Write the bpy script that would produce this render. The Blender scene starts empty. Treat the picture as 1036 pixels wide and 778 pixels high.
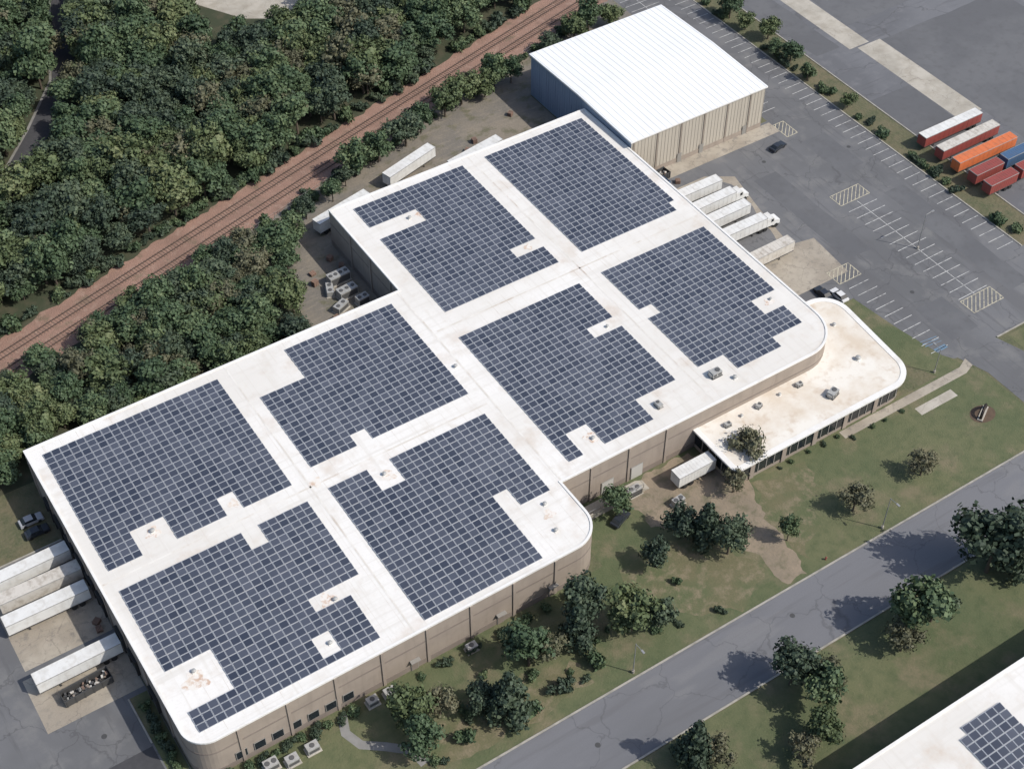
import bpy, math, random, bmesh
import numpy as np
from mathutils import Vector, Matrix
random.seed(7); rng=np.random.default_rng(7)
scene=bpy.context.scene
COL=scene.collection

# ------------------------------------------------------------------ materials
def nn(nt,t,**k):
    n=nt.nodes.new(t)
    for a,b in k.items(): setattr(n,a,b)
    return n
def mat(name,base,rough=0.85,layers=(),bump=None,metal=0.0,spec=0.5,obj=False,cracks=None):
    """layers: (scale, lo, hi, colour, strength, detail[,stretch])"""
    m=bpy.data.materials.new(name); m.use_nodes=True
    nt=m.node_tree; b=nt.nodes["Principled BSDF"]
    b.inputs["Roughness"].default_value=rough
    b.inputs["Metallic"].default_value=metal
    b.inputs["Specular IOR Level"].default_value=spec
    tc=nn(nt,"ShaderNodeTexCoord") if obj else nn(nt,"ShaderNodeNewGeometry")
    out=tc.outputs["Object"] if obj else tc.outputs["Position"]
    prev=None
    rgb=nn(nt,"ShaderNodeRGB"); rgb.outputs[0].default_value=(*base,1); prev=rgb.outputs[0]
    for i,L in enumerate(layers):
        sc,lo,hi,colr,st,det=L[:6]
        mp=nn(nt,"ShaderNodeMapping"); mp.inputs["Location"].default_value=(i*13.7,i*7.1,0)
        if len(L)>6: mp.inputs["Scale"].default_value=L[6]
        nt.links.new(out,mp.inputs["Vector"])
        nz=nn(nt,"ShaderNodeTexNoise"); nz.inputs["Scale"].default_value=sc; nz.inputs["Detail"].default_value=det
        nz.inputs["Roughness"].default_value=0.6
        nt.links.new(mp.outputs[0],nz.inputs["Vector"])
        mr=nn(nt,"ShaderNodeMapRange"); mr.inputs["From Min"].default_value=lo; mr.inputs["From Max"].default_value=hi
        mr.inputs["To Max"].default_value=st; nt.links.new(nz.outputs["Fac"],mr.inputs["Value"])
        mx=nn(nt,"ShaderNodeMix",data_type='RGBA'); nt.links.new(mr.outputs[0],mx.inputs["Factor"])
        nt.links.new(prev,mx.inputs[6]); mx.inputs[7].default_value=(*colr,1); prev=mx.outputs[2]
    if cracks:
        sc,wd,colr,st=cracks
        wn=nn(nt,"ShaderNodeTexNoise"); wn.inputs["Scale"].default_value=0.35; wn.inputs["Detail"].default_value=4
        nt.links.new(out,wn.inputs["Vector"])
        vm=nn(nt,"ShaderNodeVectorMath",operation='MULTIPLY_ADD'); vm.inputs[1].default_value=(5,5,0); nt.links.new(wn.outputs["Color"],vm.inputs[0]); nt.links.new(out,vm.inputs[2])
        vo=nn(nt,"ShaderNodeTexVoronoi",feature='DISTANCE_TO_EDGE'); vo.inputs["Scale"].default_value=sc
        nt.links.new(vm.outputs[0],vo.inputs["Vector"])
        mr=nn(nt,"ShaderNodeMapRange"); mr.inputs["From Min"].default_value=0; mr.inputs["From Max"].default_value=wd
        mr.inputs["To Min"].default_value=st; mr.inputs["To Max"].default_value=0; nt.links.new(vo.outputs["Distance"],mr.inputs["Value"])
        mx=nn(nt,"ShaderNodeMix",data_type='RGBA'); nt.links.new(mr.outputs[0],mx.inputs["Factor"])
        nt.links.new(prev,mx.inputs[6]); mx.inputs[7].default_value=(*colr,1); prev=mx.outputs[2]
    nt.links.new(prev,b.inputs["Base Color"])
    if bump:
        nz=nn(nt,"ShaderNodeTexNoise"); nz.inputs["Scale"].default_value=bump[0]; nz.inputs["Detail"].default_value=6
        nt.links.new(out,nz.inputs["Vector"])
        bp=nn(nt,"ShaderNodeBump"); bp.inputs["Strength"].default_value=bump[1]; bp.inputs["Distance"].default_value=bump[2]
        nt.links.new(nz.outputs["Fac"],bp.inputs["Height"]); nt.links.new(bp.outputs[0],b.inputs["Normal"])
    return m

M={}
M['ground']=mat('rough_grass',(0.10,0.105,0.055),0.95,[(0.05,0.4,0.65,(0.16,0.13,0.08),0.8,5),(0.35,0.45,0.65,(0.07,0.085,0.04),0.8,5),(2.5,0.45,0.7,(0.15,0.135,0.09),0.6,4)],(1.5,0.6,0.3))
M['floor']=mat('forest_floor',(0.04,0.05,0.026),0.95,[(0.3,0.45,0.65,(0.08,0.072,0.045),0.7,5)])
M['lawn']=mat('lawn_grass',(0.080,0.102,0.047),0.95,[(0.045,0.40,0.58,(0.125,0.13,0.065),0.9,6),(0.13,0.50,0.64,(0.18,0.15,0.095),0.8,8),(0.5,0.45,0.7,(0.055,0.078,0.033),0.7,6),(3.5,0.42,0.68,(0.11,0.115,0.06),0.5,5)],(3,0.6,0.15))
M['lawn_dry']=mat('worn_lawn',(0.135,0.125,0.068),0.95,[(0.12,0.45,0.6,(0.09,0.11,0.05),0.9,6),(0.5,0.48,0.64,(0.22,0.18,0.12),0.85,8),(3.5,0.42,0.68,(0.09,0.095,0.05),0.5,5)],(3,0.6,0.15))
M['asphalt']=mat('worn_asphalt',(0.148,0.150,0.157),0.9,[(0.035,0.4,0.60,(0.110,0.112,0.117),0.95,4),(0.2,0.50,0.68,(0.195,0.193,0.188),0.6,7),(0.9,0.55,0.66,(0.085,0.085,0.09),0.6,8,(1,0.08,1)),(0.09,0.58,0.62,(0.10,0.10,0.105),0.6,2,(1,.4,1)),(5,0.4,0.7,(0.12,0.12,0.125),0.4,4)],cracks=(0.10,0.014,(0.075,0.075,0.08),0.7))
M['road']=mat('road_asphalt',(0.158,0.161,0.174),0.9,[(0.05,0.45,0.62,(0.130,0.133,0.142),0.85,4,(0.3,1.5,1)),(0.3,0.54,0.62,(0.12,0.12,0.127),0.6,8,(0.12,1.8,1)),(0.12,0.58,0.64,(0.19,0.19,0.193),0.5,3,(0.4,1,1)),(4,0.4,0.7,(0.13,0.13,0.14),0.4,4)],cracks=(0.08,0.012,(0.085,0.085,0.09),0.6))
M['asphalt2']=mat('truck_yard_asphalt',(0.15,0.154,0.165),0.9,[(0.03,0.42,0.55,(0.112,0.115,0.124),0.9,3),(0.3,0.5,0.7,(0.19,0.19,0.2),0.5,6),(0.8,0.55,0.66,(0.09,0.09,0.095),0.6,8,(.08,1,1)),(4,0.4,0.7,(0.11,0.11,0.12),0.4,4)],cracks=(0.06,0.012,(0.08,0.08,0.085),0.7))
M['asphalt3']=mat('patched_asphalt',(0.105,0.107,0.114),0.9,[(0.06,0.42,0.6,(0.13,0.132,0.138),0.9,4),(0.5,0.5,0.7,(0.088,0.088,0.092),0.5,6)])
M['asphalt_dark']=mat('dark_asphalt',(0.05,0.05,0.055),0.9,[(1,0.4,0.7,(0.07,0.07,0.075),0.6,4)])
M['concrete']=mat('concrete_slab',(0.37,0.33,0.27),0.9,[(0.12,0.42,0.60,(0.26,0.225,0.18),0.85,5),(0.9,0.52,0.7,(0.17,0.155,0.135),0.6,6),(0.35,0.58,0.66,(0.13,0.12,0.11),0.6,7),(4,0.4,0.7,(0.34,0.31,0.26),0.4,4)],cracks=(0.22,0.014,(0.15,0.13,0.11),0.6))
M['concrete_l']=mat('light_concrete',(0.43,0.40,0.345),0.9,[(0.3,0.42,0.65,(0.32,0.29,0.24),0.85,6),(0.1,0.5,0.66,(0.27,0.25,0.21),0.6,5)],cracks=(0.2,0.012,(0.18,0.16,0.14),0.6))
M['path']=mat('grey_path',(0.24,0.235,0.225),0.9,[(0.3,0.42,0.65,(0.17,0.165,0.15),0.8,5)])
M['kerb']=mat('kerb_concrete',(0.36,0.34,0.30),0.9,[(0.5,0.42,0.65,(0.22,0.21,0.18),0.8,5)])
M['dirt']=mat('bare_dirt',(0.27,0.215,0.155),0.95,[(0.12,0.42,0.6,(0.20,0.165,0.12),0.9,6),(0.4,0.5,0.64,(0.115,0.11,0.065),0.8,8),(3,0.4,0.7,(0.2,0.17,0.13),0.5,4)],(2,0.5,0.2))
M['yard']=mat('yard_gravel',(0.225,0.195,0.155),0.95,[(0.06,0.42,0.58,(0.15,0.14,0.125),0.9,7),(0.3,0.52,0.64,(0.10,0.10,0.055),0.8,7),(1.2,0.5,0.7,(0.28,0.24,0.19),0.6,6,(0.3,1,1)),(3,0.4,0.7,(0.18,0.16,0.13),0.5,4)],(2,0.5,0.2))
M['ballast']=mat('railway_ballast',(0.31,0.19,0.145),0.95,[(0.12,0.42,0.6,(0.24,0.15,0.115),0.9,6),(0.6,0.52,0.68,(0.37,0.26,0.205),0.7,6),(0.22,0.58,0.68,(0.14,0.12,0.075),0.75,7),(5,0.4,0.7,(0.20,0.125,0.095),0.6,4)],(4,0.8,0.2))
M['rail']=mat('rusty_rail',(0.10,0.075,0.065),0.5,metal=0.3)
M['sleeper']=mat('timber_sleeper',(0.19,0.13,0.10),0.9,[(0.5,0.4,0.65,(0.27,0.17,0.13),0.9,5)])
M['roof']=mat('white_roof_membrane',(0.735,0.72,0.69),0.8,[(0.035,0.40,0.60,(0.63,0.605,0.56),0.8,6),(0.10,0.57,0.73,(0.49,0.39,0.30),0.65,9),(0.4,0.54,0.76,(0.56,0.50,0.43),0.55,8),(0.35,0.52,0.68,(0.60,0.575,0.53),0.6,6,(0.1,3,1)),(0.3,0.55,0.7,(0.58,0.55,0.50),0.5,6,(3,.12,1)),(2.5,0.5,0.7,(0.64,0.62,0.585),0.45,4)],spec=0.2)
M['roof_o']=mat('stained_roof_membrane',(0.71,0.68,0.62),0.8,[(0.09,0.45,0.64,(0.56,0.475,0.375),0.85,6),(0.5,0.53,0.73,(0.48,0.375,0.275),0.6,7)],spec=0.2)
M['stain']=mat('rust_stained_membrane',(0.66,0.59,0.51),0.85,[(0.5,0.4,0.6,(0.47,0.30,0.21),0.75,6),(1.2,0.42,0.54,(0.71,0.68,0.635),0.95,6)],spec=0.2)
M['roof_seam']=mat('roof_seam_membrane',(0.60,0.565,0.51),0.8,[(0.3,0.42,0.6,(0.71,0.69,0.65),0.9,6),(0.2,0.56,0.68,(0.42,0.33,0.26),0.6,6)],spec=0.2)
M['coping']=mat('metal_coping',(0.74,0.73,0.70),0.5,[(0.3,0.5,0.7,(0.60,0.57,0.52),0.6,6)])
M['wall']=mat('tan_block_wall',(0.33,0.28,0.235),0.9,[(0.3,0.42,0.65,(0.27,0.23,0.195),0.7,5),(0.8,0.5,0.75,(0.22,0.185,0.155),0.5,6,(1,1,0.12))],spec=0.2)
M['wall_band']=mat('dark_wall_band',(0.22,0.185,0.16),0.9,[(0.4,0.42,0.65,(0.26,0.22,0.19),0.7,5)],spec=0.2)
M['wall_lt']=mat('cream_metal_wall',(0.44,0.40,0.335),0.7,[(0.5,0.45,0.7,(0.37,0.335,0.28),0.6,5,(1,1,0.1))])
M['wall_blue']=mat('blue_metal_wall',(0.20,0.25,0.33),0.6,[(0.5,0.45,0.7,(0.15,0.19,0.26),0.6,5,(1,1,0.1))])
M['metal_roof']=mat('white_metal_roof',(0.78,0.79,0.785),0.55,[(0.06,0.45,0.7,(0.70,0.705,0.70),0.6,4),(0.8,0.5,0.7,(0.70,0.70,0.685),0.5,6,(1,0.08,1))])
M['metal_seam']=mat('roof_rib_metal',(0.72,0.73,0.73),0.5)
M['glass']=mat('window_glass',(0.02,0.025,0.03),0.12)
M['frame']=mat('window_frame',(0.25,0.24,0.22),0.6)
M['door']=mat('dock_door',(0.45,0.44,0.41),0.6)
M['rubber']=mat('black_rubber',(0.02,0.02,0.02),0.8)
M['hvac']=mat('galvanised_unit',(0.40,0.40,0.385),0.55,[(2,0.45,0.7,(0.28,0.265,0.24),0.7,5)],metal=0.2,obj=True)
M['hvac_d']=mat('vent_grille',(0.09,0.09,0.09),0.6)
M['white']=mat('trailer_white',(0.68,0.68,0.66),0.5,[(1.2,0.5,0.75,(0.48,0.45,0.40),0.6,6),(0.5,0.48,0.66,(0.55,0.54,0.51),0.7,5)],obj=True)
M['offwhite']=mat('trailer_offwhite',(0.55,0.52,0.47),0.6,[(1.0,0.48,0.68,(0.34,0.30,0.25),0.75,6)],obj=True)
M['red']=mat('maroon_paint',(0.27,0.06,0.05),0.6,[(0.8,0.45,0.7,(0.18,0.06,0.05),0.7,6)],obj=True)
M['orange']=mat('orange_paint',(0.60,0.16,0.055),0.6,[(0.8,0.48,0.68,(0.40,0.14,0.07),0.75,6)],obj=True)
M['blue']=mat('blue_paint',(0.06,0.12,0.22),0.6,[(0.8,0.5,0.7,(0.08,0.11,0.16),0.7,6)],obj=True)
M['chassis']=mat('chassis_steel',(0.06,0.06,0.06),0.6)
M['paint_w']=mat('white_road_paint',(0.56,0.56,0.54),0.8,[(1.2,0.46,0.64,(0.20,0.20,0.20),0.9,6)])
M['paint_y']=mat('faded_yellow_paint',(0.50,0.46,0.34),0.8,[(1.2,0.46,0.64,(0.20,0.19,0.175),0.85,6)])
M['paint_b']=mat('blue_bay_paint',(0.12,0.20,0.28),0.8,[(0.9,0.45,0.62,(0.15,0.16,0.175),0.9,6)])
M['frame_al']=mat('panel_frame',(0.42,0.44,0.47),0.5,metal=0.2)
M['mulch']=mat('mulch',(0.11,0.075,0.05),0.95,[(1,0.4,0.65,(0.07,0.05,0.035),0.8,5)])
M['bark']=mat('bark',(0.10,0.08,0.06),0.95)
M['pole']=mat('galvanised_pole',(0.35,0.35,0.34),0.5,metal=0.5)
M['bronze']=mat('bronze',(0.05,0.04,0.035),0.45,metal=0.6)
def pvmat():
    m=bpy.data.materials.new('photovoltaic_glass'); m.use_nodes=True; nt=m.node_tree; b=nt.nodes["Principled BSDF"]
    at=nn(nt,"ShaderNodeAttribute",attribute_name="tint")
    cr=nn(nt,"ShaderNodeValToRGB"); e=cr.color_ramp.elements
    e[0].color=(0.034,0.042,0.064,1); e[1].color=(0.082,0.092,0.120,1)
    g=nn(nt,"ShaderNodeNewGeometry"); nz=nn(nt,"ShaderNodeTexNoise"); nz.inputs["Scale"].default_value=0.08; nz.inputs["Detail"].default_value=3
    nt.links.new(g.outputs["Position"],nz.inputs["Vector"])
    ad=nn(nt,"ShaderNodeMath",operation='ADD'); su=nn(nt,"ShaderNodeMath",operation='SUBTRACT'); su.inputs[1].default_value=.5
    nt.links.new(nz.outputs["Fac"],su.inputs[0]); nt.links.new(su.outputs[0],ad.inputs[0]); nt.links.new(at.outputs["Fac"],ad.inputs[1])
    nt.links.new(ad.outputs[0],cr.inputs[0]); nt.links.new(cr.outputs[0],b.inputs["Base Color"])
    b.inputs["Roughness"].default_value=0.28
    return m
M['pv']=pvmat()
def leafmat(name,c0,c1,c2):
    m=bpy.data.materials.new(name); m.use_nodes=True; nt=m.node_tree; b=nt.nodes["Principled BSDF"]
    at=nn(nt,"ShaderNodeAttribute",attribute_name="tint"); oi=nn(nt,"ShaderNodeObjectInfo")
    ma=nn(nt,"ShaderNodeMath",operation='MULTIPLY_ADD'); ma.inputs[1].default_value=0.55
    mb=nn(nt,"ShaderNodeMath",operation='MULTIPLY'); mb.inputs[1].default_value=0.45
    nt.links.new(oi.outputs["Random"],mb.inputs[0]); nt.links.new(at.outputs["Fac"],ma.inputs[0]); nt.links.new(mb.outputs[0],ma.inputs[2])
    cr=nn(nt,"ShaderNodeValToRGB"); e=cr.color_ramp.elements
    e[0].color=(*c0,1); e[1].color=(*c2,1); e[1].position=0.95; x=e.new(0.5); x.color=(*c1,1)
    nt.links.new(ma.outputs[0],cr.inputs[0]); nt.links.new(cr.outputs[0],b.inputs["Base Color"])
    b.inputs["Roughness"].default_value=0.65; b.inputs["Specular IOR Level"].default_value=0.3
    return m
M['leaf']=leafmat('broadleaf_foliage',(0.036,0.062,0.034),(0.068,0.105,0.053),(0.13,0.165,0.080))
M['leaf_d']=leafmat('dark_foliage',(0.030,0.047,0.034),(0.052,0.076,0.048),(0.092,0.118,0.068))
M['leaf_y']=leafmat('light_foliage',(0.055,0.078,0.036),(0.095,0.125,0.056),(0.16,0.175,0.085))
M['leaf_o']=leafmat('olive_foliage',(0.065,0.068,0.042),(0.11,0.112,0.066),(0.17,0.155,0.10))

# ------------------------------------------------------------------ mesh builder
class MB:
    def __init__(s): s.v=[];s.f=[];s.m=[];s.ms=[]
    def mi(s,k):
        if k not in s.ms: s.ms.append(k)
        return s.ms.index(k)
    def face(s,pts,k):
        n=len(s.v); s.v+= [tuple(p) for p in pts]; s.f.append(tuple(range(n,n+len(pts)))); s.m.append(s.mi(k))
    def box(s,x0,x1,y0,y1,z0,z1,k,top=None,T=None):
        n=len(s.v)
        vs=[(x0,y0,z0),(x1,y0,z0),(x1,y1,z0),(x0,y1,z0),(x0,y0,z1),(x1,y0,z1),(x1,y1,z1),(x0,y1,z1)]
        if T is not None: vs=[tuple(T@Vector(p)) for p in vs]
        s.v+=vs
        i=s.mi(k); t=s.mi(top) if top else i
        for q,mm in (((0,3,2,1),i),((4,5,6,7),t),((0,1,5,4),i),((1,2,6,5),i),((2,3,7,6),i),((3,0,4,7),i)):
            s.f.append(tuple(n+a for a in q)); s.m.append(mm)
    def prism(s,pts,z0,z1,k,top=None):
        n=len(s.v);N=len(pts); s.v+=[(x,y,z0) for x,y in pts]+[(x,y,z1) for x,y in pts]; i=s.mi(k)
        for a in range(N):
            b=(a+1)%N; s.f.append((n+a,n+b,n+N+b,n+N+a)); s.m.append(i)
        if top is not None: s.f.append(tuple(n+N+a for a in range(N))); s.m.append(s.mi(top))
    def cyl(s,p,r,axis,L,k,n=14,r2=None):
        r2=r if r2 is None else r2
        c=Vector(p); ax={'x':Vector((1,0,0)),'y':Vector((0,1,0)),'z':Vector((0,0,1))}[axis] if isinstance(axis,str) else Vector(axis).normalized()
        u=ax.orthogonal().normalized(); w=ax.cross(u); b=len(s.v)
        for q,rr in ((0,r),(L,r2)):
            for a in range(n):
                t=2*math.pi*a/n; s.v.append(tuple(c+ax*q+u*rr*math.cos(t)+w*rr*math.sin(t)))
        i=s.mi(k)
        for a in range(n):
            d=(a+1)%n; s.f.append((b+a,b+d,b+n+d,b+n+a)); s.m.append(i)
        s.f.append(tuple(b+a for a in reversed(range(n)))); s.m.append(i)
        s.f.append(tuple(b+n+a for a in range(n))); s.m.append(i)
    def mesh(s,name):
        me=bpy.data.meshes.new(name); me.from_pydata(s.v,[],s.f)
        for k in s.ms: me.materials.append(M[k])
        me.polygons.foreach_set("material_index",s.m); me.update(); return me
    def obj(s,name,loc=(0,0,0),rz=0,parent=None,bevel=0):
        return put(s.mesh(name),name,loc,rz,parent,bevel)
def put(me,name,loc=(0,0,0),rz=0,parent=None,bevel=0,sc=None):
    o=bpy.data.objects.new(name,me); COL.objects.link(o); o.location=loc; o.rotation_euler=(0,0,rz)
    if sc: o.scale=sc
    if parent: o.parent=parent
    if bevel:
        b=o.modifiers.new("bevel",'BEVEL'); b.width=bevel; b.segments=2; b.limit_method='ANGLE'
    return o
def empty(name,loc=(0,0,0)):
    e=bpy.data.objects.new(name,None); COL.objects.link(e); e.location=loc; e.empty_display_size=1; return e
def rough(P,step=1.2,j=0.35):
    o=[]
    for i,p in enumerate(P):
        a=Vector(p);b=Vector(P[(i+1)%len(P)]);n=max(1,int((b-a).length/step)); d=(b-a).normalized(); q=Vector((-d.y,d.x)); ph=random.uniform(0,6)
        for t in range(n):
            c=a+(b-a)*t/n+q*(random.uniform(-j,j)+j*1.2*math.sin(ph+t*.9)); o.append((c.x,c.y))
    return o
def sheet(name,pts,z,k,parent=None):
    m=MB(); m.face([(x,y,z) for x,y in pts],k)
    o=m.obj(name,parent=parent)
    if o.data.polygons[0].normal.z<0: o.data.flip_normals()
    return o
def R(x0,x1,y0,y1): return [(x0,y0),(x1,y0),(x1,y1),(x0,y1)]
def rounded(pts):
    out=[];N=len(pts)
    for i,(x,y,r) in enumerate(pts):
        if r==0: out.append((x,y)); continue
        p=Vector((x,y)); a=Vector(pts[i-1][:2]); b=Vector(pts[(i+1)%N][:2])
        da=(a-p).normalized(); db=(b-p).normalized(); A=p+da*r; B=p+db*r
        for t in range(0,11):
            t/=10; w=0.7071; q=(A*(1-t)**2+p*(2*w*t*(1-t))+B*t*t)/((1-t)**2+2*w*t*(1-t)+t*t)
            out.append((q.x,q.y))
    return out
def pip(x,y,P):
    c=False;j=len(P)-1
    for i in range(len(P)):
        xi,yi=P[i];xj,yj=P[j]
        if (yi>y)!=(yj>y) and x<(xj-xi)*(y-yi)/(yj-yi)+xi: c=not c
        j=i
    return c

# ------------------------------------------------------------------ ground & surfaces
rail=lambda x: 56.5+0.277*(x+78)
sheet('ground',R(-1500,1500,-1500,1500),0.0,'ground')
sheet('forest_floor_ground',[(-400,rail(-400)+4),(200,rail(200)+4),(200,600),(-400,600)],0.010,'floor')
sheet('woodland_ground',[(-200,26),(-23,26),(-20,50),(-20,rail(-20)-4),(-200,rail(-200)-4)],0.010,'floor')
sheet('gravel_yard_ground',[(-24,25),(-9,25),(-9,54),(53,54),(53,74),(92,74),(92,rail(92)-4),(-24,rail(-24)-4)],0.014,'yard')
sheet('railway_ballast',rough([(-300,rail(-300)-6.4),(300,rail(300)-6.4),(300,rail(300)+6.0),(-300,rail(-300)+6.0)],1.3,.3),0.03,'ballast')
sheet('parking_lot',[(52,-17),(66,-17),(70,-37.5),(74,-40),(109,-40),(109,200),(92,200),(92,37),(52,37)],0.018,'asphalt')
sheet('driveway',[(74.5,-40),(84.5,-40),(86.5,-46),(86.5,-58),(92,-63.6),(70,-63.6),(76.5,-58),(76.5,-46)],0.018,'asphalt')
sheet('lot_extension_pavement',R(109,116,-40,-24),0.018,'asphalt')
sheet('truck_yard_pavement',R(116,330,-120,300),0.018,'asphalt2')
for r_ in [R(135.6,175,-4,47),R(133,160,56,92),R(116.4,128.3,14.5,30),R(76,82,-8,22),R(96.5,102,-32,4),R(93.5,100,14,27),R(77,84,-36,-26),R(118,125,50,85)]:
    sheet('patched_pavement',rough(r_,2.5,.12),0.024,'asphalt3')
sheet('concrete_pavement',R(126.5,132.5,48,110),0.030,'concrete_l')
sheet('concrete_pavement',R(128.5,135.5,14,47.5),0.030,'concrete_l')
sheet('verge_grass',R(108.6,116,-24,200),0.024,'ground')
sheet('dock_apron_pavement',[(52,-10),(60,-10.5),(73.5,-10.5),(74.5,1),(69,2),(71,14),(73.5,25.5),(68,29),(52,29)],0.024,'concrete')
sheet('truck_court_pavement',rough([(53,3),(67,3),(70,14),(71.5,24),(67,28),(53,28)],1.5,.3),0.028,'asphalt')
sheet('building_apron_pavement',R(57,92,32.5,36.3),0.024,'concrete')
sheet('main_road',R(-400,400,-75.2,-63.7),0.018,'road')
sheet('lawn',[(-80,-43.2),(-10,-43.2),(-10,-30.6),(19,-30.6),(19,-41.6),(74,-41.6),(76,-46),(76,-58),(70,-63.3),(-120,-63.3),(-120,-55),(-86,-50)],0.012,'lawn')
sheet('lawn',[(86.9,-40.9),(140,-40.9),(140,-63.3),(92.5,-63.3),(86.9,-58)],0.012,'lawn')
sheet('verge_lawn',R(-200,300,-96,-75.6),0.012,'lawn')
sheet('worn_lawn',rough([(-8,-46),(0,-44),(7,-46),(11,-52),(11,-60),(4,-62),(-4,-60),(-9,-54)],1.5,.8),0.018,'lawn_dry')
sheet('worn_lawn',rough([(-55,-57),(-45,-53),(-30,-55),(-24,-57),(-24,-61),(-52,-61)],1.5,.8),0.018,'lawn_dry')
sheet('worn_lawn',rough([(22,-43.5),(32,-44),(32,-50),(26,-56),(19,-61),(18.5,-50)],1.5,.8),0.018,'lawn_dry')
sheet('dirt_path',rough([(1,-31.2),(17,-31.2),(20,-36),(22,-42),(19.3,-50),(18.8,-57),(17.5,-62.8),(13,-62.8),(13,-56),(11,-49),(6.5,-45),(2,-41)],0.8,.28),0.024,'dirt')
sheet('office_footpath',[(43,-42.1),(73,-42.1),(75.5,-41),(75.5,-43),(73,-43.9),(43,-43.9)],0.030,'concrete')
sheet('office_entry_lawn',[(66,-17),(69,-17),(70.5,-28),(72.5,-38),(74.8,-41.5),(68,-42),(62,-30),(62,-17)],0.022,'lawn')
sheet('bench_pad_pavement',R(58.5,67.5,-47.2,-45.3),0.024,'concrete_l')
sheet('dock_yard_pavement',R(-260,-83.2,-62,11),0.018,'asphalt')
sheet('dock_slab_pavement',R(-98,-83.3,-10.5,9),0.024,'concrete')
sheet('dock_slab_pavement',R(-99,-83.3,-23,-12),0.024,'concrete')
sheet('dark_pavement',R(-110,-86.5,-55,-33.5),0.026,'asphalt_dark')  # flat sheet, darker than the dock yard around it
sheet('wall_planting_ground',R(-86.2,-83.3,-40,-24),0.028,'lawn')
sheet('backlot_pavement',[(-2,172),(5,150),(12,138),(23,131),(40,131),(60,150),(40,190)],0.026,'concrete_l')
kb=MB()
for (x0,x1,y0,y1) in [(-400,70,-63.7,-63.4),(92,400,-63.7,-63.4),(-400,400,-75.5,-75.2),(108.3,108.6,-24,200),(116,116.3,-24,200),(84.8,108,-40.3,-40.0),(-86.5,-86.25,-33,-24),(-260,-83.6,11,11.3)]:
    kb.box(x0,x1,y0,y1,0,0.14,'kerb')
kb.obj('kerb')
cl=[(-18,190),(-22,170),(-34,138),(-45,123),(-61.6,103),(-80,88),(-100,80)]
def strip(name,cl,w,z,k):
    m=MB(); L=[];Rr=[]
    for i,p in enumerate(cl):
        a=Vector(cl[max(0,i-1)]);b=Vector(cl[min(len(cl)-1,i+1)]); d=(b-a).normalized(); n=Vector((-d.y,d.x))*w
        L.append(Vector(p)+n);Rr.append(Vector(p)-n)
    m.face([(q.x,q.y,z) for q in L]+[(q.x,q.y,z) for q in reversed(Rr)],k); return m.obj(name)
strip('forest_track_path',cl,2.6,0.020,'asphalt_dark')
strip('forest_track_edge_path',[(x-2.8,y+1) for x,y in cl],0.3,0.026,'path')
strip('curved_footpath',[(-60,-44.5),(-61,-47.5),(-60,-50.5),(-57,-52.8),(-54,-55.5),(-53.5,-58.5)],0.75,0.028,'path')
tr=empty('railway_track')
th=math.atan(0.277)
m=MB()
for off in (-2.2,2.0):
    for g in (-0.72,0.72):
        m.box(-300,300,off+g-0.07,off+g+0.07,0.11,0.26,'rail')
m.obj('rails',(0,rail(0),0),th,tr)
m=MB()
for off in (-2.2,2.0):
    for i in range(0,330):
        x=-120+i*0.7+random.uniform(-.05,.05); m.box(x,x+0.25,off-1.2,off+1.2,0.035,0.11,'sleeper')
m.obj('sleepers',(0,rail(0),0),th,tr)

# ------------------------------------------------------------------ markings
mk=MB(); zz=0.036
def line(x0,y0,x1,y1,w=0.13,k='paint_w',z=zz):
    d=Vector((x1-x0,y1-y0)); n=Vector((-d.y,d.x)).normalized()*w/2
    mk.face([(x0+n.x,y0+n.y,z),(x0-n.x,y0-n.y,z),(x1-n.x,y1-n.y,z),(x1+n.x,y1+n.y,z)],k)
y=-22
while y<180:
    line(103.4,y,107.9,y); y+=2.45
y=40
while y<180:
    line(92.6,y,96.8,y)
    if y>62: line(96.9,y,101.0,y)
    y+=2.45
line(96.85,62,96.85,180)
line(90,-29,90,5)
y=-28.6
while y<5.5:
    line(86.1,y,93.9,y); y+=2.45
def hatch(x0,x1,y0,y1,z):
    pts=[(x0,y0),(x1,y0),(x1,y1),(x0,y1),(x0,y0)]
    for a,b in zip(pts,pts[1:]): line(*a,*b,w=0.16,k='paint_y',z=z)
    t=-(y1-y0)+0.9
    while t<(x1-x0):
        xa=max(x0,x0+t); ya=y0+max(0,-t); xb=min(x1,x0+t+(y1-y0)); yb=y0+(xb-(x0+t))
        line(xa,ya,xb,yb,w=0.16,k='paint_y',z=z+0.004); t+=1.1
hatch(86,94,5.6,9.2,0.044); hatch(86,94,-33,-29.2,0.044)
hatch(69.5,75.2,-12.5,-8.6,0.044); hatch(92,95,30,35,0.044)
y=-14.5
while y>-38:
    line(70.2+(-14.5-y)*0.04,y,75.4,y); y-=2.45
mk.face([(72.2,-37.0,zz),(75.0,-37.0,zz),(75.0,-36.0,zz),(72.2,-36.0,zz)],'paint_b')
for yy in (-34.6,-33.9,-33.2): line(71.4,yy,75.2,yy-0.5,k='paint_b',z=0.044,w=.2)
mk.obj('parking_markings')

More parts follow.
